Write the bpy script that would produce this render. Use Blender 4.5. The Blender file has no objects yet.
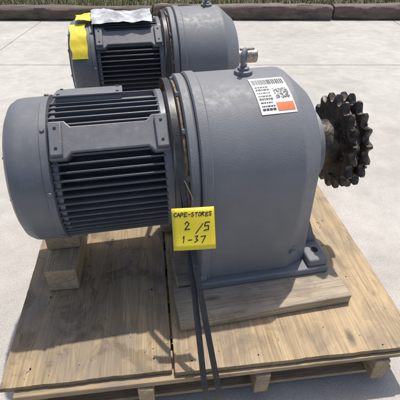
import bpy, bmesh, math, random
from mathutils import Vector, Matrix, Quaternion
from mathutils import noise as mn
random.seed(7)
D=bpy.data
scn=bpy.context.scene
scn.view_settings.view_transform='Standard'
scn.view_settings.look='None'
scn.view_settings.exposure=0
R=math.radians

# ------------------------------------------------ helpers
def link(o,parent=None):
    scn.collection.objects.link(o)
    if parent: o.parent=parent
    return o
def empty(name,loc=(0,0,0),rz=0):
    e=D.objects.new(name,None); e.location=loc; e.rotation_euler=(0,0,rz); e.empty_display_size=.1
    return link(e)
def mesh_obj(name,bm,mat,parent=None,smooth=True,ang=35):
    me=D.meshes.new(name)
    bmesh.ops.recalc_face_normals(bm,faces=bm.faces)
    bm.to_mesh(me); bm.free()
    if smooth:
        me.shade_smooth(); me.set_sharp_from_angle(angle=R(ang))
    for m in (mat if isinstance(mat,(list,tuple)) else [mat]): me.materials.append(m)
    return link(D.objects.new(name,me),parent)
def bevel(o,w,seg=2):
    m=o.modifiers.new('bevel','BEVEL'); m.width=w; m.segments=seg; m.limit_method='ANGLE'; m.angle_limit=R(30)
    return o
def add_box(bm,c,s,M=None):
    r=bmesh.ops.create_cube(bm,size=1.0)
    for v in r['verts']:
        p=Vector((v.co.x*s[0]+c[0],v.co.y*s[1]+c[1],v.co.z*s[2]+c[2]))
        v.co=(M@p) if M else p
    return r['verts']
def box(name,c,s,mat,parent=None,bev=.003,rz=0,rot=None,jit=0):
    bm=bmesh.new(); add_box(bm,(0,0,0),s)
    if jit:
        for v in bm.verts: v.co+=Vector([random.uniform(-jit,jit) for _ in range(3)])
    o=mesh_obj(name,bm,mat,parent,True,30)
    o.location=c; o.rotation_euler=rot if rot else (0,0,rz)
    if bev: bevel(o,bev,2)
    return o
def add_lathe(bm,prof,seg=96,M=None,close=True):
    rings=[]
    for (x,r) in prof:
        ring=[]
        for k in range(seg):
            a=2*math.pi*k/seg
            p=Vector((x,r*math.cos(a),r*math.sin(a)))
            ring.append(bm.verts.new(M@p if M else p))
        rings.append(ring)
    for i in range(len(rings)-1):
        for k in range(seg):
            bm.faces.new((rings[i][k],rings[i][(k+1)%seg],rings[i+1][(k+1)%seg],rings[i+1][k]))
    if close:
        bm.faces.new(rings[0]); bm.faces.new(rings[-1])
def lathe(name,prof,mat,parent=None,seg=96,M=None,ang=35):
    bm=bmesh.new(); add_lathe(bm,prof,seg,M)
    return mesh_obj(name,bm,mat,parent,True,ang)
def frame_phi(phi,r,x):
    n=Vector((0,-math.cos(phi),math.sin(phi))); t=Vector((0,math.sin(phi),math.cos(phi)))
    return Matrix(((1,0,0,x),(0,t.y,n.y,n.y*r),(0,t.z,n.z,n.z*r),(0,0,0,1)))
def tube(name,pts,rad,mat,parent=None,cyc=False,res=3):
    cu=D.curves.new(name,'CURVE'); cu.dimensions='3D'; cu.bevel_depth=rad; cu.bevel_resolution=res
    s=cu.splines.new('NURBS' if len(pts)>3 else 'POLY'); s.points.add(len(pts)-1)
    for i,p in enumerate(pts): s.points[i].co=(p[0],p[1],p[2],1)
    s.use_endpoint_u=True; s.order_u=3; s.use_cyclic_u=cyc
    cu.materials.append(mat)
    return link(D.objects.new(name,cu),parent)

# ------------------------------------------------ materials
def newmat(name):
    m=D.materials.new(name); m.use_nodes=True
    nt=m.node_tree; b=nt.nodes['Principled BSDF']
    return m,nt,b
def noise(nt,vec,scale,detail=4,rough=.55,dist=0):
    n=nt.nodes.new('ShaderNodeTexNoise'); n.inputs['Scale'].default_value=scale; n.inputs['Detail'].default_value=detail
    n.inputs['Roughness'].default_value=rough; n.inputs['Distortion'].default_value=dist
    if vec: nt.links.new(vec,n.inputs['Vector'])
    return n
def ramp(nt,fac,stops):
    r=nt.nodes.new('ShaderNodeValToRGB')
    e=r.color_ramp.elements
    while len(e)<len(stops): e.new(.5)
    for i,(p,c) in enumerate(stops):
        e[i].position=p; e[i].color=(c,c,c,1) if isinstance(c,(int,float)) else (*c,1)
    nt.links.new(fac,r.inputs['Fac']); return r
def mix(nt,fac,a,b,mode='MIX'):
    m=nt.nodes.new('ShaderNodeMix'); m.data_type='RGBA'; m.blend_type=mode
    for sock,val in ((m.inputs[0],fac),(m.inputs[6],a),(m.inputs[7],b)):
        if hasattr(val,'is_output'): nt.links.new(val,sock)
        elif isinstance(val,(int,float)): sock.default_value=val if sock.type=='VALUE' else (val,val,val,1)
        else: sock.default_value=(*val,1)
    return m.outputs[2]
def mul(nt,a,b):
    m=nt.nodes.new('ShaderNodeMath'); m.operation='MULTIPLY'
    for s,v in ((m.inputs[0],a),(m.inputs[1],b)):
        if hasattr(v,'is_output'): nt.links.new(v,s)
        else: s.default_value=v
    return m.outputs[0]
def bump(nt,b,h,strength,dist=.01,prev=None):
    n=nt.nodes.new('ShaderNodeBump'); n.inputs['Strength'].default_value=strength; n.inputs['Distance'].default_value=dist
    nt.links.new(h,n.inputs['Height'])
    if prev: nt.links.new(prev,n.inputs['Normal'])
    nt.links.new(n.outputs[0],b.inputs['Normal']); return n.outputs[0]
def coord(nt,scale=(1,1,1),kind='Object',rand=False,rot=(0,0,0)):
    tc=nt.nodes.new('ShaderNodeTexCoord'); mp=nt.nodes.new('ShaderNodeMapping'); mp.inputs['Scale'].default_value=scale
    mp.inputs['Rotation'].default_value=rot
    nt.links.new(tc.outputs[kind],mp.inputs['Vector'])
    if rand:
        oi=nt.nodes.new('ShaderNodeObjectInfo')
        o=mul(nt,oi.outputs['Random'],37.0)
        cb=nt.nodes.new('ShaderNodeCombineXYZ')
        for i in range(3): nt.links.new(o,cb.inputs[i])
        nt.links.new(cb.outputs[0],mp.inputs['Location'])
    return mp.outputs[0]

def paint(name,col,dark,rough=.42,dirt=.5,bs=.12):
    m,nt,b=newmat(name)
    v=coord(nt)
    n1=noise(nt,v,6,3,.6); n2=noise(nt,v,45,2,.6); n3=noise(nt,v,240,1,.5)
    r1=ramp(nt,n1.outputs[0],[(.3,0),(.7,1)])
    c=mix(nt,r1.outputs[0],dark,col)
    r2=ramp(nt,n2.outputs[0],[(.58,0),(.8,1)])
    c=mix(nt,mul(nt,r2.outputs[0],dirt),c,(.26,.255,.24))
    vs=coord(nt,(1,1.4,1.4)); ns=noise(nt,vs,34,3,.75)
    rs=ramp(nt,ns.outputs[0],[(.725,0),(.74,.6)])
    c=mix(nt,rs.outputs[0],c,(.36,.36,.35))
    g=nt.nodes.new('ShaderNodeNewGeometry'); sx=nt.nodes.new('ShaderNodeSeparateXYZ'); nt.links.new(g.outputs['Normal'],sx.inputs[0])
    r3=ramp(nt,sx.outputs[2],[(.4,0),(1.0,.28)])
    c=mix(nt,mul(nt,r3.outputs[0],1.0),c,(.30,.29,.27))
    nt.links.new(c,b.inputs['Base Color'])
    rr=ramp(nt,n2.outputs[0],[(.3,rough-.06),(.75,rough+.15)])
    nt.links.new(rr.outputs[0],b.inputs['Roughness'])
    bump(nt,b,n3.outputs[0],bs,.002)
    return m
MOTOR=paint('grey_enamel_motor',(.140,.154,.174),(.108,.120,.137),.40,.2)
GEAR=paint('grey_enamel_cast',(.185,.198,.217),(.148,.160,.178),.55,.25,.28)
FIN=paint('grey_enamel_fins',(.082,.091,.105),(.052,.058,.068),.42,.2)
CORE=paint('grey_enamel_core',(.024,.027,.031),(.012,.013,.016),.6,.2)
PAD=paint('grey_enamel_pad',(.150,.161,.178),(.112,.121,.135),.40,.4)

def simple(name,col,rough=.5,metal=0,var=.25,ns=30,bs=.1):
    m,nt,b=newmat(name); v=coord(nt); n=noise(nt,v,ns,2)
    r=ramp(nt,n.outputs[0],[(.3,0),(.7,1)])
    c=mix(nt,r.outputs[0],tuple(x*(1-var) for x in col),tuple(min(1,x*(1+var)) for x in col))
    nt.links.new(c,b.inputs['Base Color']); b.inputs['Roughness'].default_value=rough; b.inputs['Metallic'].default_value=metal
    if bs: bump(nt,b,n.outputs[0],bs,.004)
    return m
STEEL=simple('bare_steel',(.36,.33,.29),.45,.8,.35,60)
BOLT=simple('dull_bolt',(.17,.18,.19),.45,.4)
DARK=simple('dark_hole',(.012,.012,.012),.8)
STRAP=simple('black_strap',(.022,.022,.024),.40,0,.3,80)
YEL=simple('yellow_card',(.80,.64,.035),.55,0,.07,9,.05)
WHITE=simple('white_label',(.76,.76,.74),.5,0,.06,20,.02)
PLAST=simple('clear_plastic_film',(.46,.48,.48),.28,0,.35,22,.6)
ORG=simple('orange_print',(.75,.17,.05),.5,0,.05)
INK=simple('black_ink',(.02,.02,.025),.5)
TAN=simple('tan_gasket',(.22,.16,.10),.8,0,.5,60,.3)
def rusty():
    m,nt,b=newmat('greased_rusty_steel'); v=coord(nt)
    n=noise(nt,v,30,4,.7)
    r=ramp(nt,n.outputs[0],[(.33,(.024,.022,.021)),(.50,(.058,.050,.044)),(.64,(.12,.088,.064)),(.77,(.23,.21,.19))])
    nt.links.new(r.outputs[0],b.inputs['Base Color']); b.inputs['Metallic'].default_value=.35
    rr=ramp(nt,n.outputs[0],[(.3,.28),(.7,.6)]); nt.links.new(rr.outputs[0],b.inputs['Roughness'])
    bump(nt,b,n.outputs[0],.7,.006); return m
RUST=rusty()

def wood(name,light,dark,grey=.3,sc=1.0,lam=False,knots=True,stain=0.0):
    m,nt,b=newmat(name)
    v=coord(nt,(1.0*sc,9*sc,9*sc),rand=True); v2=coord(nt,(5,190,190),rand=True); v3=coord(nt,(3,4,4),rand=True)
    n=noise(nt,v,1.5,3,.6,1.2); n2=noise(nt,v2,1.0,2,.6); n3=noise(nt,v3,1.5,4,.7)
    a=n.outputs[0]
    mm=mul(nt,a,16)
    fr=nt.nodes.new('ShaderNodeMath'); fr.operation='PINGPONG'; fr.inputs[1].default_value=1; nt.links.new(mm,fr.inputs[0])
    rr=ramp(nt,fr.outputs[0],[(0,.78),(.35,1.0),(1,1.04)])
    r=ramp(nt,a,[(.3,dark),(.7,light)])
    c=mix(nt,1.0,r.outputs[0],rr.outputs[0],'MULTIPLY')
    rf=ramp(nt,n2.outputs[0],[(.3,.74),(.62,1.06)])
    c=mix(nt,1.0,c,rf.outputs[0],'MULTIPLY')
    rg=ramp(nt,n3.outputs[0],[(.42,0),(.66,grey)])
    c=mix(nt,rg.outputs[0],c,(.20,.175,.145))
    if stain:
        vq=coord(nt,(1,1,1),rand=True); nq=noise(nt,vq,7,5,.7,.6)
        rq=ramp(nt,nq.outputs[0],[(.52,1.0),(.60,1-stain)])
        c=mix(nt,1,c,rq.outputs[0],'MULTIPLY')
    if knots:
        vk=coord(nt,(2.4,6,6),rand=True); vo=nt.nodes.new('ShaderNodeTexVoronoi'); vo.inputs['Scale'].default_value=1.0; nt.links.new(vk,vo.inputs['Vector'])
        rk=ramp(nt,vo.outputs['Distance'],[(.03,.35),(.10,1.0)])
        c=mix(nt,1,c,rk.outputs[0],'MULTIPLY')
    if lam:
        tc=nt.nodes.new('ShaderNodeTexCoord'); s=nt.nodes.new('ShaderNodeSeparateXYZ'); nt.links.new(tc.outputs['Object'],s.inputs[0])
        zz=nt.nodes.new('ShaderNodeMath'); zz.operation='PINGPONG'; zz.inputs[1].default_value=.0036; nt.links.new(s.outputs[2],zz.inputs[0])
        rz=ramp(nt,mul(nt,zz.outputs[0],1/.0036),[(.4,.45),(.6,1.0)])
        g=nt.nodes.new('ShaderNodeNewGeometry'); sx=nt.nodes.new('ShaderNodeSeparateXYZ'); nt.links.new(g.outputs['Normal'],sx.inputs[0])
        rn=ramp(nt,sx.outputs[2],[(.4,1),(.6,0)])
        c2=mix(nt,1,c,rz.outputs[0],'MULTIPLY'); c=mix(nt,rn.outputs[0],c,c2)
    oi=nt.nodes.new('ShaderNodeObjectInfo'); ro=ramp(nt,oi.outputs['Random'],[(0,.85),(1,1.12)])
    c=mix(nt,1.0,c,ro.outputs[0],'MULTIPLY')
    nt.links.new(c,b.inputs['Base Color']); b.inputs['Roughness'].default_value=.8
    bump(nt,b,n2.outputs[0],.45,.002)
    return m
PLY=wood('plywood',(.60,.45,.265),(.48,.345,.195),.50,.6,True,stain=.16)
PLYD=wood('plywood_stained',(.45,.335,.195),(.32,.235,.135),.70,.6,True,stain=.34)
PINE=wood('pine_board',(.52,.40,.24),(.38,.27,.15),.6,stain=.15)
OLDB=wood('weathered_board',(.45,.375,.275),(.32,.26,.185),.65,stain=.2)
TIE=wood('weathered_timber',(.20,.145,.11),(.075,.056,.045),.5,.6,False,False)

def concrete():
    m,nt,b=newmat('concrete_paving'); v=coord(nt)
    n1=noise(nt,v,.7,4,.6); n2=noise(nt,v,9,4,.65); n3=noise(nt,v,170,2,.7)
    r=ramp(nt,n1.outputs[0],[(.3,(.44,.415,.375)),(.7,(.54,.515,.47))])
    r2=ramp(nt,n2.outputs[0],[(.3,.86),(.7,1.05)])
    c=mix(nt,1,r.outputs[0],r2.outputs[0],'MULTIPLY')
    r3=ramp(nt,n3.outputs[0],[(.3,.78),(.6,1.06)])
    c=mix(nt,1,c,r3.outputs[0],'MULTIPLY')
    nd=noise(nt,v,2.3,5,.75,.8); rd=ramp(nt,nd.outputs[0],[(.42,1.04),(.60,.94),(.66,.92),(.71,.76)])
    c=mix(nt,1,c,rd.outputs[0],'MULTIPLY')
    nt.links.new(c,b.inputs['Base Color']); b.inputs['Roughness'].default_value=.88
    bump(nt,b,n3.outputs[0],.3,.003); return m
CONC=concrete()
def dirt():
    m,nt,b=newmat('soil'); v=coord(nt); n=noise(nt,v,1.2,5,.7); n2=noise(nt,v,14,4,.7)
    r=ramp(nt,n.outputs[0],[(.35,(.07,.075,.03)),(.55,(.13,.12,.055)),(.7,(.20,.165,.10))])
    r2=ramp(nt,n2.outputs[0],[(.3,.6),(.7,1.2)])
    nt.links.new(mix(nt,1,r.outputs[0],r2.outputs[0],'MULTIPLY'),b.inputs['Base Color']); b.inputs['Roughness'].default_value=.95
    return m
SOIL=dirt()
GRASS_M=[simple('grass_green',(.08,.115,.03),.7,0,.4,3,0),simple('grass_dry',(.27,.225,.12),.75,0,.3,3,0)]

# ------------------------------------------------ setting
bm=bmesh.new(); add_box(bm,(0,0,-.12),(800,800,.2)); ground=mesh_obj('ground',bm,SOIL,None,False)
bm=bmesh.new()
xs=[-20.25,-15.75,-11.25,-6.75,-2.25,2.75,7.1,11.6,16.1,20.6]; ys=[-9.4,-4.9,-.4,4.1,6.42]
for i in range(len(xs)-1):
    for j in range(len(ys)-1):
        g=.0045
        add_box(bm,((xs[i]+xs[i+1])/2,(ys[j]+ys[j+1])/2,-.05),(xs[i+1]-xs[i]-2*g,ys[j+1]-ys[j]-2*g,.1))
pav=mesh_obj('concrete_pavement',bm,CONC,None,True,30); bevel(pav,.006,2)

def timber(x0,x1,y,h,d,rz=0,drop=0):
    bm=bmesh.new(); n=90; L=x1-x0
    rings=[]; sd=random.random()*99
    for i in range(n+1):
        t=i/n; x=-L/2+L*t; ring=[]
        endr=1-.10*max(0,1-min(i,n-i)/2)
        for k in range(24):
            a=2*math.pi*k/24; ca,sa=math.cos(a),math.sin(a)
            q=min(1/max(abs(ca),abs(sa)),1.22)*endr
            nn=mn.noise(Vector((x*1.3+sd,ca*1.5,sa*1.5)))*.18+mn.noise(Vector((x*6+sd,ca*5,sa*5)))*.12+mn.noise(Vector((x*2+sd,ca*11,sa*11)))*.08
            ring.append(bm.verts.new((x+.02*mn.noise(Vector((sd,ca*5,sa*5))),ca*q*d/2*(1+nn),sa*q*h/2*(1+nn))))
        rings.append(ring)
    for i in range(n):
        for k in range(24): bm.faces.new((rings[i][k],rings[i][(k+1)%24],rings[i+1][(k+1)%24],rings[i+1][k]))
    bm.faces.new(rings[0]); bm.faces.new(rings[-1])
    o=mesh_obj('railroad_tie',bm,TIE,None,True,50)
    o.location=((x0+x1)/2,y,h/2-.008-drop); o.rotation_euler=(0,0,rz); return o
X=-8.3
for i in range(7):
    timber(X,X+2.52,6.24+random.uniform(-.03,.03),.185+random.uniform(-.025,.015),.23,R(random.uniform(-.8,.8))); X+=2.55

bm=bmesh.new()
for i in range(15000):
    y=6.42+abs(random.gauss(0,1))*1.6; x=random.uniform(-6.5,6.5)
    if y>12: continue
    h=random.uniform(.04,.16)*(1.3 if y<6.7 else 1); w=random.uniform(.004,.009); a=random.uniform(0,math.pi)
    lx,ly=random.gauss(0,.04),random.gauss(0,.04)
    p=Vector((x,y,-.021)); dx=Vector((math.cos(a)*w,math.sin(a)*w,0))
    f=bm.faces.new([bm.verts.new(p-dx),bm.verts.new(p+dx),bm.verts.new(p+Vector((lx,ly,h)))])
    f.material_index=1 if random.random()<.5 else 0
for i in range(900):
    x=random.uniform(-6,6)
    if mn.noise(Vector((x*1.7,3,1)))<.12: continue
    p=Vector((x,6.115+random.gauss(0,.008),-.012)); a=random.uniform(0,math.pi); dx=Vector((math.cos(a)*.003,math.sin(a)*.003,0))
    f=bm.faces.new([bm.verts.new(p-dx),bm.verts.new(p+dx),bm.verts.new(p+Vector((random.gauss(0,.02),random.uniform(-.03,0),random.uniform(.02,.07))))])
    f.material_index=random.randint(0,1)
mesh_obj('grass',bm,GRASS_M,None,False)

# ------------------------------------------------ pallet
TH=R(7)
pal=empty('wooden_pallet',(.69,.757,0),TH)
W=1.27; Lp=1.98; top=.18
def wbox(name,c,s,mat,parent,bev=.003,jit=.0015,rot=None):
    s=list(s)
    if s[1]>=s[0] and s[1]>=s[2]:
        return box(name,c,(s[1],s[0],s[2]),mat,parent,bev,R(90),None,jit)
    return box(name,c,s,mat,parent,bev,0,rot,jit)
def plysheet(name,x0,x1,y0,y1,z0,z1,parent,seed,mat):
    L=y1-y0; Wd=x1-x0; n=140; m_=60
    bm=bmesh.new()
    def e(x,s,a): return a*(mn.noise(Vector((x*9,s,seed)))*.6+mn.noise(Vector((x*45,s,seed)))*.4)
    T=[];B=[]
    for i in range(n+1):
        t=[];b_=[]
        x=-L/2+L*i/n
        yl=-Wd/2+e(x,1,.004); yr=Wd/2+e(x,5,.004)
        for j in range(m_+1):
            y=yl+(yr-yl)*j/m_
            xx=x
            if i==0: xx+=e(y,9,.004)
            t.append(bm.verts.new((xx,y,(z1-z0)/2))); b_.append(bm.verts.new((xx,y,-(z1-z0)/2)) if (j in(0,m_) or i in (0,n)) else None)
        T.append(t);B.append(b_)
    for i in range(n):
        for j in range(m_): bm.faces.new((T[i][j],T[i+1][j],T[i+1][j+1],T[i][j+1]))
        for j in (0,m_): bm.faces.new((T[i][j],B[i][j],B[i+1][j],T[i+1][j]))
    for i in (0,n):
        for j in range(m_): bm.faces.new((T[i][j],T[i][j+1],B[i][j+1],B[i][j]))
    loop=[B[i][0] for i in range(n+1)]+[B[n][j] for j in range(1,m_+1)]+[B[i][m_] for i in range(n-1,-1,-1)]+[B[0][j] for j in range(m_-1,0,-1)]
    bm.faces.new(loop)
    o=mesh_obj(name,bm,mat,parent,True,30); o.location=((x0+x1)/2,(y0+y1)/2,(z0+z1)/2); o.rotation_euler=(0,0,R(90))
    return o
pt=.018; seam=-.775
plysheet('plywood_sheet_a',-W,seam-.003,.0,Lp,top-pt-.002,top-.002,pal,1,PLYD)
plysheet('plywood_sheet_b',seam+.005,0,-.012,Lp-.02,top-pt,top,pal,2,PLY)
z1=top-pt-.0035
y=-.022; i=0
while y<Lp:
    w=random.choice([.09,.14,.115]) if i else .10
    wbox(f'deck_board_{i}',(-W/2+random.uniform(-.015,.015),y+w/2,z1-.0095),(W-.07,w,.018),PINE,pal,.002,.002)
    y+=w+.055; i+=1
z2=z1-.0205
for i,xx in enumerate((-.12,-.505,-.86,-1.19)):
    wbox(f'stringer_{i}',(xx,Lp/2-.03,z2-.0475),(.045,Lp-.0,.092),PINE,pal,.003,.002)
z3=z2-.097
for i,yy in enumerate((.06,.5,1.0,1.5,1.90)):
    wbox(f'bottom_board_{i}',(-W/2,yy,z3-.010),(W-.1,.11,.019),PINE,pal,.002,.002)
bm=bmesh.new()
for xx in (-.12,-.505,-.72,-.83,-1.19):
    for yy in [.03+.28*k for k in range(7)]:
        add_lathe(bm,[(0,.0030),(.0012,.0026)],8,Matrix.Translation((xx+random.uniform(-.012,.012),yy+random.uniform(-.03,.03),top-.0005))@Matrix.Rotation(R(-90),4,'Y'))
mesh_obj('nail_heads',bm,DARK,pal)
bm=bmesh.new(); rg=random.Random(12)
for k in range(150):
    x=rg.uniform(-W+.03,-.03); yy=rg.uniform(.02,1.0)
    L=rg.choice([.003,.004,.006,.012,.018]); ww=rg.uniform(.0012,.0026)
    M=Matrix.Translation((x,yy,top+ww*.45))@Matrix.Rotation(rg.uniform(0,3.14),4,'Z')
    add_box(bm,(0,0,0),(L,ww,ww),M)
mesh_obj('debris',bm,OLDB,pal,False)

# ------------------------------------------------ gear motor
AX=.603
def gearmotor(loc,rear=False):
    u=empty('gearmotor',loc,R(11))
    E=-.07 if rear else 0.0
    lathe('fan_cover',[(-.575,.10),(-.578,.165),(-.574,.195),(-.564,.213),(-.548,.2225),(-.53,.225),(-.472,.226),(-.470,.229),(-.452,.229),(-.450,.222),(-.445,.205)],MOTOR,u,128,None,25)
    bm=bmesh.new()
    for rr in (.03,.055,.08,.105,.13,.155):
        add_lathe(bm,[(-.580,rr-.004),(-.584,rr-.002),(-.584,rr+.002),(-.580,rr+.004)],48)
    for k in range(8):
        M=Matrix.Rotation(k*math.pi/4,4,'X'); add_box(bm,(-.585,.09,0),(.004,.14,.006),M)
    mesh_obj('fan_grille',bm,BOLT,u)
    bm=bmesh.new()
    for k in range(8):
        a=R(12+45*k); M=frame_phi(a,.229,-.461)@Matrix.Rotation(R(-90),4,'Y')
        add_lathe(bm,[(-.001,.007),(.003,.007),(.005,.005)],6,M)
    mesh_obj('fan_cover_screws',bm,BOLT,u)
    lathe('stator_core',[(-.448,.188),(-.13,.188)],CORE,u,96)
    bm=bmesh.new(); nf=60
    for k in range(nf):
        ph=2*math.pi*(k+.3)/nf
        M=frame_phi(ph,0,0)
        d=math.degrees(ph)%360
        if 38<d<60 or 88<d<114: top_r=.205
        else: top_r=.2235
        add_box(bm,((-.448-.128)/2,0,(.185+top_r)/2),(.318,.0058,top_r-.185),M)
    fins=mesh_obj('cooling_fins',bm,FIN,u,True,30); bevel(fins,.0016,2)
    lathe('stator_ring',[(-.446,.19),(-.446,.214),(-.440,.2175),(-.430,.2175),(-.427,.19)],MOTOR,u,96)
    lathe('drive_end_bell',[(-.140,.185),(-.140,.218),(-.134,.2245),(-.118,.2245),(-.114,.216),(-.088,.212),(-.078,.222)],MOTOR,u,96)
    lathe('gasket_ring',[(-.0850,.22),(-.0850,.250),(-.0780,.250),(-.0780,.22)],TAN,u,96)
    def pad(ph,x0,x1,w,name,h=.030):
        M=frame_phi(ph,.208,(x0+x1)/2); L=x1-x0
        bm=bmesh.new(); e=.06
        prof=[(-L/2,-w/2),(-L/2+e*.75,-w/2),(-L/2+e,-w*.34),(L/2-e,-w*.34),(L/2-e*.75,-w/2),(L/2,-w/2),(L/2,w/2),(L/2-e*.75,w/2),(L/2-e,w*.34),(-L/2+e,w*.34),(-L/2+e*.75,w/2),(-L/2,w/2)]
        lo=[bm.verts.new((a,b,-.02)) for a,b in prof]; hi=[bm.verts.new((a,b,h-.010)) for a,b in prof]
        bm.faces.new(lo); bm.faces.new(hi)
        for i in range(12): bm.faces.new((lo[i],lo[(i+1)%12],hi[(i+1)%12],hi[i]))
        o=mesh_obj(name,bm,PAD,u,True,30); o.matrix_local=M; bevel(o,.004,3)
        bm=bmesh.new()
        for sx in (-1,1): add_box(bm,(sx*(L/2-.021),0,h-.004),(.034,w*.86,.013))
        o=mesh_obj(name+'_bosses',bm,PAD,u,True,30); o.matrix_local=M; bevel(o,.003,2)
        bm=bmesh.new()
        for sx in (-1,1):
            for sy in (-1,1):
                add_lathe(bm,[(h-.004,.0045),(h+.0032,.0045)],20,Matrix.Translation((sx*(L/2-.021),sy*w*.26,0))@Matrix.Rotation(R(-90),4,'Y'))
        o=mesh_obj(name+'_holes',bm,DARK,u); o.matrix_local=M
    pad(R(49),-.447,-.118,.112,'mounting_pad')
    pad(R(-79),-.447,-.118,.10,'lower_mounting_pad')
    M=frame_phi(R(101),.212,-.335)
    bm=bmesh.new(); add_box(bm,(0,0,.002),(.19,.105,.032)); o=mesh_obj('terminal_box',bm,PAD,u,True,30); o.matrix_local=M; bevel(o,.006,3)
    bm=bmesh.new(); add_box(bm,(0,0,.0215),(.20,.115,.006)); o=mesh_obj('terminal_box_lid',bm,PAD,u,True,30); o.matrix_local=M; bevel(o,.002,2)
    bm=bmesh.new()
    for sx in (-1,1):
        for sy in (-1,1):
            add_lathe(bm,[(.023,.005),(.028,.005)],6,Matrix.Translation((sx*.085,sy*.045,0))@Matrix.Rotation(R(-90),4,'Y'))
    o=mesh_obj('terminal_screws',bm,BOLT,u); o.matrix_local=M
    # gear housing
    zb=-.365; na=40
    def section(x,Rr,w,zl):
        q=-.10 if Rr>.25 else -.08
        pts=[(-w,zl),(-w-.004,zl+.02),(-w-(Rr-w)*.5,zl*.55),(-Rr,q)]
        for k in range(na+1):
            a=math.pi*k/na; pts.append((-Rr*math.cos(a),Rr*math.sin(a)))
        pts+= [(Rr,q),(w+(Rr-w)*.5,zl*.55),(w+.004,zl+.02),(w,zl)]
        return [(x,a,b) for a,b in pts]
    secs=[section(-.044,.268,.236,zb),section(-.040,.2735,.241,zb),section(-.014,.2735,.241,zb),section(-.010,.268,.236,zb),
          section(.258+E,.270,.238,zb),section(.264+E,.269,.2375,zb),section(.270+E,.266,.236,zb),section(.333+E,.212,.21,zb),section(.340+E,.206,.207,zb),section(.344+E,.198,.203,zb)]
    bm=bmesh.new(); rings=[[bm.verts.new(p) for p in s] for s in secs]; n=len(rings[0])
    for i in range(len(rings)-1):
        for k in range(n): bm.faces.new((rings[i][k],rings[i][(k+1)%n],rings[i+1][(k+1)%n],rings[i+1][k]))
    bm.faces.new(rings[0]); bm.faces.new(rings[-1])
    mesh_obj('gear_housing',bm,GEAR,u,True,24)
    lathe('input_flange',[(-.076,.20),(-.076,.262),(-.072,.268),(-.052,.268),(-.048,.262),(-.042,.258)],GEAR,u,128)
    bm=bmesh.new()
    for k in range(12):
        a=2*math.pi*(k+.5)/12
        add_lathe(bm,[(-.086,.008),(-.085,.0095),(-.078,.0095),(-.076,.012),(-.0755,.012)],6,Matrix.Translation((0,-.250*math.cos(a),.250*math.sin(a))))
    mesh_obj('flange_bolts',bm,MOTOR,u)
    lathe('bearing_cover',[(.335+E,.15),(.350+E,.148),(.354+E,.142),(.354+E,.115),(.366+E,.110),(.372+E,.10),(.372+E,.04)],GEAR,u,96)
    bm=bmesh.new()
    for k in range(8):
        a=2*math.pi*k/8
        add_lathe(bm,[(.350+E,.009),(.362+E,.009),(.364+E,.007)],6,Matrix.Translation((0,.128*math.cos(a),.128*math.sin(a))))
    mesh_obj('cover_bolts',bm,BOLT,u)
    for s,nm in ((-1,'front'),(1,'back')):
        bm=bmesh.new(); add_box(bm,(.172+E/2,s*.200,-.3690),(.494+E,.130,.028))
        o=mesh_obj(nm+'_foot',bm,GEAR,u,True,30); bevel(o,.006,3)
        bm=bmesh.new(); add_box(bm,(.380+E,s*.203,-.341),(.074,.105,.032)); add_box(bm,(-.048,s*.215,-.344),(.05,.075,.026))
        o=mesh_obj(nm+'_foot_lugs',bm,GEAR,u,True,30); bevel(o,.008,3)
        bm=bmesh.new(); add_lathe(bm,[(-.328,.013),(-.3235,.013)],24,Matrix.Translation((.384+E,s*.203,0))@Matrix.Rotation(R(-90),4,'Y'))
        mesh_obj(nm+'_foot_holes',bm,DARK,u)
        bm=bmesh.new()
        v=[bm.verts.new(p) for p in ((.33+E,s*.135,-.356),(.42+E,s*.135,-.356),(.33+E,s*.135,-.12),(.33+E,s*.158,-.356),(.42+E,s*.158,-.356),(.33+E,s*.158,-.12))]
        for f in ((0,1,2),(3,5,4),(0,3,4,1),(1,4,5,2),(2,5,3,0)): bm.faces.new([v[i] for i in f])
        mesh_obj(nm+'_gusset',bm,GEAR,u,True,30)
    bm=bmesh.new(); add_box(bm,(.17+E/2,0,-.369),(.36+E,.28,.026)); mesh_obj('base_web',bm,GEAR,u,True,30)
    Mp=Matrix.Translation((.275+E,-.237,-.275))@Matrix.Rotation(R(-90),4,'Z')
    bm=bmesh.new(); add_lathe(bm,[(0,.020),(.008,.020),(.010,.018)],32,Mp); mesh_obj('drain_boss',bm,GEAR,u)
    bm=bmesh.new(); add_lathe(bm,[(.010,.011),(.017,.011),(.019,.009)],6,Mp); mesh_obj('drain_plug',bm,GEAR,u)
    MU=lambda x,y=0,z=0: Matrix.Translation((x,y,z))@Matrix.Rotation(R(-90),4,'Y')
    lathe('lifting_boss',[(.262,.030),(.279,.028),(.281,.025)],GEAR,u,32,MU(.135))
    lathe('eyebolt_collar',[(.281,.018),(.288,.018),(.291,.010),(.300,.010)],GEAR,u,24,MU(.135))
    bpy.ops.mesh.primitive_torus_add(major_radius=.021,minor_radius=.007,major_segments=32,minor_segments=12)
    t=bpy.context.object; t.name='lifting_eye'; t.parent=u; t.location=(.135,0,.318); t.rotation_euler=(R(90),0,R(62)); t.data.materials.append(GEAR); t.data.shade_smooth()
    return u

unit=gearmotor((0,1.198,AX))
rear=gearmotor((-.10,2.26,AX),True)

lathe('output_shaft',[(.29,.044),(.312,.044),(.313,.038),(.425,.038),(.430,.034)],STEEL,rear,48)
bm=bmesh.new(); add_box(bm,(.372,-.006,.040),(.082,.014,.012)); bevel(mesh_obj('shaft_key',bm,STEEL,rear),.001)
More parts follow.
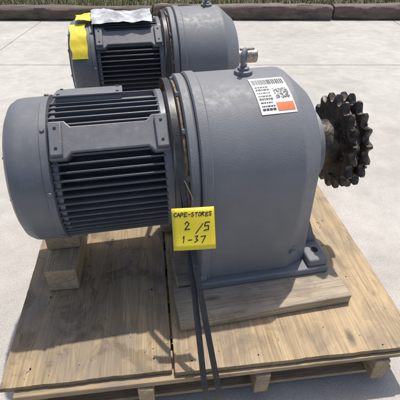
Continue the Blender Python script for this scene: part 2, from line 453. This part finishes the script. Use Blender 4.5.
# front shaft + double sprocket
lathe('output_shaft',[(.36,.036),(.595,.036),(.599,.033)],RUST,unit,48)
lathe('shaft_seal_disc',[(.372,.120),(.376,.126),(.396,.126),(.400,.116)],GEAR,unit,64)
S=.036
lathe('sprocket_hub',[(.398,.078),(.402,.082),(.432+S,.082),(.434+S,.092),(.440+S,.092),(.500+S,.092),(.503+S,.08),(.530+S,.078),(.534+S,.072)],RUST,unit,64)
def tooth_disc(bm,x0,x1,rt,rr,nt,off=0):
    xm=(x1-x0)*.26
    rings=[]
    for (x,top_off) in ((x0,.010),(x0+xm,0),(x1-xm,0),(x1,.010)):
        ring=[]
        for k in range(nt):
            jt=random.Random(k*31).uniform(-.002,.0015)
            for f,rd,tip in ((0,rr,0),(.13,rr+.002,0),(.24,rr+.010,.2),(.34,rt-.009,.6),(.43,rt,1),(.57,rt,1),(.66,rt-.009,.6),(.76,rr+.010,.2),(.87,rr+.002,0)):
                a=2*math.pi*(k+f)/nt+off; q=rd+jt*tip-top_off*tip*.8
                ring.append(bm.verts.new((x,q*math.cos(a),q*math.sin(a))))
        rings.append(ring)
    n=len(rings[0]); bm.faces.new(rings[0]); bm.faces.new(rings[-1])
    for j in range(3):
        for i in range(n): bm.faces.new((rings[j][i],rings[j][(i+1)%n],rings[j+1][(i+1)%n],rings[j+1][i]))
NT=19
bm=bmesh.new(); tooth_disc(bm,.436+S,.460+S,.170,.140,NT); tooth_disc(bm,.482+S,.506+S,.170,.140,NT)
mesh_obj('sprocket_teeth',bm,RUST,unit,True,38)
lathe('sprocket_web',[(.456+S,.128),(.486+S,.128)],RUST,unit,64)
bm=bmesh.new(); rg=random.Random(4)
for k in range(90):
    a=rg.uniform(0,2*math.pi); inner=rg.random()<.5; x=.471 if inner else rg.choice([.437,.505]); rr=.131+rg.uniform(-.004,.006) if inner else rg.uniform(.10,.145)
    r_=rg.uniform(.003,.007); res=bmesh.ops.create_icosphere(bm,subdivisions=2,radius=r_)
    o_=Vector((x+S+rg.uniform(-.008,.008)*(1 if inner else .2),rr*math.cos(a),rr*math.sin(a)))
    for v in res['verts']: v.co=v.co*(1+.35*mn.noise(v.co*160+o_*9))+o_
mesh_obj('grease_clumps',bm,RUST,unit,True,60)

# ---------------- sticker on gear housing
def patch(bm,x0,x1,p0,p1,r,nx=4,npn=10,sk=0):
    g=[]
    for i in range(nx+1):
        row=[]
        for j in range(npn+1):
            x=x0+(x1-x0)*i/nx; ph=p0+(p1-p0)*j/npn
            x+=sk*(ph-R(64)); ph+= -sk*1.2*(x-.19)/.27
            row.append(bm.verts.new((x,-r*math.cos(ph),r*math.sin(ph))))
        g.append(row)
    for i in range(nx):
        for j in range(npn): bm.faces.new((g[i][j],g[i+1][j],g[i+1][j+1],g[i][j+1]))
RS=.2700; sk=-.02
def sticker(name,rects,mat,r):
    bm=bmesh.new()
    for (a,b,c,d) in rects: patch(bm,a,b,R(c),R(d),r,3,8,sk)
    return mesh_obj(name,bm,mat,unit,True,60)
sticker('shipping_label',[(.140,.247,50,80)],WHITE,RS+.0010)
sticker('label_orange_band',[(.192,.243,51.8,57.6)],ORG,RS+.0018)
qr=[]
rq=random.Random(3)
for i in range(14):
    for j in range(12):
        if rq.random()<.52: qr.append((.198+.0030*i,.198+.0030*(i+1),60.5+.70*j,60.5+.70*(j+1)))
x=.146
while x<.240:
    w_=rq.choice([.0012,.002,.0032]); qr.append((x,x+w_,73,78)); x+=w_+rq.choice([.0014,.0024,.003])
for j in range(8):
    x=.147
    while x<.183:
        w_=rq.uniform(.003,.009); qr.append((x,min(x+w_,.187),52.6+2.5*j,53.5+2.5*j+(.5 if j%3==0 else 0))); x+=w_+.002
sticker('label_print',qr,INK,RS+.0018)

# ---------------- straps
def ribbon(name,pts,w,th,mat,parent):
    bm=bmesh.new(); n=len(pts); rows=[]
    for i,p in enumerate(pts):
        p=Vector(p); a=Vector(pts[max(i-1,0)]); b=Vector(pts[min(i+1,n-1)]); t=(b-a).normalized()
        wd=Vector((1,0,0)); wd=(wd-t*wd.dot(t)).normalized(); nn=wd.cross(t)
        rows.append([bm.verts.new(p+wd*w/2*sx+nn*th/2*sz) for sx,sz in ((-1,-1),(1,-1),(1,1),(-1,1))])
    for i in range(n-1):
        for k in range(4): bm.faces.new((rows[i][k],rows[i][(k+1)%4],rows[i+1][(k+1)%4],rows[i+1][k]))
    bm.faces.new(rows[0]); bm.faces.new(rows[-1])
    return mesh_obj(name,bm,mat,parent,True,50)
def strap(name,parent,xt,xb,r,yf,yb,zp,under=True,sag=0,w=.017):
    def tang(py,pz,side):
        d=math.hypot(py,pz); return math.atan2(pz,py)-math.acos(r/d)*side
    af=tang(yf,zp,1)%(2*math.pi); ab_=tang(yb,zp,-1)
    while ab_<-math.pi/2: ab_+=2*math.pi
    pts=[]
    for i in range(8):
        t=i/8; e=(r*math.cos(ab_),r*math.sin(ab_)); pts.append((xt,yb+(e[0]-yb)*t,zp+(e[1]-zp)*t))
    for i in range(40):
        t=i/40; a=ab_+(af-ab_)*t; pts.append((xt,r*math.cos(a),r*math.sin(a)))
    e=(r*math.cos(af),r*math.sin(af))
    for i in range(17):
        t=i/16; pts.append((xt+(xb-xt)*t**1.5,e[0]+(yf-e[0])*t-sag*math.sin(math.pi*t),e[1]+(zp-e[1])*t))
    if under:
        pts+=[(xb+.001,yf-.004,zp-.006),(xb+.002,yf-.004,zp-.07),(xb+.003,yf-.002,zp-.13),(xb+.003,yf+.02,zp-.137)]
    ribbon(name,pts,w,.0016,STRAP,parent)
zp=top-AX+.003
strap('strap_band',unit,-.101,-.100,.2545,-.585,.42,zp)
strap('strap_band_b',unit,-.103,-.062,.2565,-.588,.42,zp,sag=.014)
strap('strap_band',rear,-.100,-.100,.2545,-.42,.42,zp,under=False)
# tag hanging in front of the strap
tf=Vector((-.086,-.353,-.026))
TW,THh=.116,.116
def tag_z(x,y,w,h): return .005*math.cos(x/w*3.0)+.003*math.sin(y/h*4+x*9)
def tagmesh(name,parent,M,w,h):
    bm=bmesh.new(); nx,ny=8,8; g=[]
    for i in range(nx+1):
        row=[]
        for j in range(ny+1):
            x=-w/2+w*i/nx; y=-h/2+h*j/ny
            row.append(bm.verts.new((x,y,tag_z(x,y,w,h))))
        g.append(row)
    for i in range(nx):
        for j in range(ny): bm.faces.new((g[i][j],g[i+1][j],g[i+1][j+1],g[i][j+1]))
    o=mesh_obj(name,bm,YEL,parent,True,60); o.matrix_local=M
    s=o.modifiers.new('s','SOLIDIFY'); s.thickness=.0007; s.offset=-1
    return o
Mt=Matrix.Translation(tf)@Matrix.Rotation(R(-9),4,'Z')@Matrix.Rotation(R(57),4,'X')@Matrix.Rotation(R(2),4,'Z')
tg=tagmesh('tag_card',unit,Mt,TW,THh)
strokes={
'C':[(1,.8),(.5,1),(.1,.6),(.1,.3),(.5,0),(1,.2)],'A':[(0,0),(.5,1),(1,0),(.75,.4),(.25,.4)],'P':[(0,0),(.05,1),(.8,.85),(.7,.5),(.1,.45)],
'E':[(1,1),(.1,.95),(.1,.5),(.8,.52),(.1,.5),(.05,0),(1,.05)],'S':[(.9,.9),(.4,1),(.1,.7),(.8,.35),(.6,0),(0,.1)],'T':[(0,.95),(1,1),(.5,.98),(.5,0)],
'O':[(.5,1),(.05,.6),(.2,.05),(.7,0),(.95,.6),(.5,1)],'R':[(0,0),(.05,1),(.8,.8),(.1,.5),(.9,0)],
'2':[(.05,.75),(.4,1),(.8,.75),(.1,0),(1,.05)],'5':[(.95,1),(.25,.95),(.15,.55),(.75,.55),(.8,.1),(.05,0)],'7':[(0,.95),(.95,1),(.3,0)],
'1':[(.3,.8),(.55,1),(.5,0)],'3':[(.1,.9),(.7,.95),(.3,.55),(.8,.3),(.1,0)],'-':[(0,.5),(.9,.5)],'/':[(0,0),(1,1)]}
inkbm=bmesh.new()
def flatseg(p,q,r):
    """flat marker stroke lying on the card"""
    d=Vector((q[0]-p[0],q[1]-p[1],0)); 
    if d.length<1e-6: return
    d.normalize(); nrm=Vector((-d.y,d.x,0))*r; n=4
    P=Vector(p)-Vector((d.x*r*.6,d.y*r*.6,0)); Q=Vector(q)+Vector((d.x*r*.6,d.y*r*.6,0))
    row=[]
    for i in range(n+1):
        c=P.lerp(Q,i/n); a=c+nrm; b=c-nrm
        row.append([inkbm.verts.new((v.x,v.y,tag_z(v.x,v.y,TW,THh)+.0005+random.random()*.0001)) for v in (a,b)])
    for i in range(n): inkbm.faces.new((row[i][0],row[i+1][0],row[i+1][1],row[i][1]))
def write(txt,x,y,s,rad=.0009,sp=1.35):
    for i,ch in enumerate(txt):
        if ch in strokes:
            pts=[]; jy=random.uniform(-.08,.08)*s
            for (a,b) in strokes[ch]:
                px=x+i*s*sp*.72+a*s*.72+b*s*.12+random.uniform(-.0006,.0006); py=y+jy+b*s+random.uniform(-.0006,.0006)
                pts.append((px,py,0))
            for k in range(len(pts)-1): flatseg(pts[k],pts[k+1],rad)
write('CAPE-STORES',-.053,.034,.0112,.0010,1.18)
write('2',-.026,-.001,.021,.0013); write('5',.026,-.006,.023,.0014); write('/',.004,-.012,.026,.0011)
write('1-37',-.036,-.038,.018,.0012)
mesh_obj('tag_handwriting',inkbm,INK,tg,False)
tube('tag_wire',[tf+Vector((0,.030,.044)),tf+Vector((.004,.030,.058)),tf+Vector((.006,.045,.075)),tf+Vector((-.01,.09,.10))],.0010,BOLT,unit)

def patch2(bm,x0,x1,p0,p1,r,wob=.0,nx=24,npn=24,sd=0):
    g=[]
    for i in range(nx+1):
        row=[]
        for j in range(npn+1):
            x=x0+(x1-x0)*i/nx; ph=R(p0+(p1-p0)*j/npn)
            q=Vector((x*14,ph*5,sd)); rr=r+wob*(.5+mn.noise(q))+wob*.4*abs(mn.noise(q*3))
            row.append(bm.verts.new((x+.008*mn.noise(Vector((j*.17,sd,i*.08))),-rr*math.cos(ph),rr*math.sin(ph))))
        g.append(row)
    for i in range(nx):
        for j in range(npn): bm.faces.new((g[i][j],g[i+1][j],g[i+1][j+1],g[i][j+1]))
bm=bmesh.new(); patch2(bm,-.563,-.485,24,72,.2315,.005,sd=1); mesh_obj('yellow_card',bm,YEL,rear,True,70)
bm=bmesh.new(); patch2(bm,-.455,-.16,62,99,.252,.016,sd=5); mesh_obj('document_pouch',bm,PLAST,rear,True,70)
bm=bmesh.new(); patch2(bm,-.53,-.41,72,97,.243,.012,sd=8); mesh_obj('yellow_card_b',bm,YEL,rear,True,70)

# ---------------- dunnage
c11,s11=math.cos(R(11)),math.sin(R(11))
def toW(l,o=(0,1.198)): return (o[0]+l[0]*c11-l[1]*s11,o[1]+l[0]*s11+l[1]*c11)
def dun(name,l,s,z,mat,o=(0,1.198),rz=11,bev=.004,jit=.002):
    p=toW(l,o); s=list(s); rr=R(rz)
    if s[1]>s[0]: s[0],s[1]=s[1],s[0]; rr+=R(90)
    return box(name,(p[0],p[1],z),s,mat,None,bev,rr,None,jit)
bt=.0385
dun('support_board',(.155,-.310),(.590,.150,bt),top+bt/2+.001,OLDB,rz=11.6)
dun('support_board',(.155,-.155),(.56,.140,bt-.002),top+bt/2,OLDB)
dun('support_board',(.155,.20),(.58,.18,bt),top+bt/2+.001,PINE)
dun('support_board',(.125,-.20),(.50,.18,bt),top+bt/2+.001,PINE,(-.10,2.26))
dun('support_board',(.125,.20),(.50,.18,bt),top+bt/2+.001,PINE,(-.10,2.26))
dun('timber_block',(-.505,.035),(.105,.34,.095),top+.049,PINE,rz=7)
dun('timber_block',(-.505,.06),(.12,.17,.085),top+.141,PINE,rz=9)
dun('timber_block',(-.51,0),(.12,.36,.19),top+.097,PINE,(-.10,2.26))

# ------------------------------------------------ light
sv=Vector((.15,.34,1.0)).normalized()
el=math.asin(sv.z); az=math.atan2(sv.x,sv.y)
w=D.worlds.new('World'); scn.world=w; w.use_nodes=True; nt=w.node_tree
bg=nt.nodes['Background']; sky=nt.nodes.new('ShaderNodeTexSky'); sky.sky_type='NISHITA'; sky.sun_disc=False
sky.sun_elevation=el; sky.sun_rotation=az; sky.air_density=.9; sky.dust_density=3.0
nt.links.new(sky.outputs[0],bg.inputs['Color']); bg.inputs['Strength'].default_value=.145
L=D.lights.new('sun','SUN'); L.energy=3.9; L.angle=R(.9); L.color=(1,.955,.89)
so=link(D.objects.new('sun',L)); so.rotation_euler=sv.to_track_quat('Z','Y').to_euler(); so.location=(3,4,8)

# ------------------------------------------------ camera
cam=D.cameras.new('camera'); co=link(D.objects.new('camera',cam)); co.location=(0,0,1.28)
co.rotation_euler=(R(90-36),0,0); cam.lens=36; cam.sensor_width=36; cam.clip_start=.02; cam.clip_end=2000
scn.camera=co
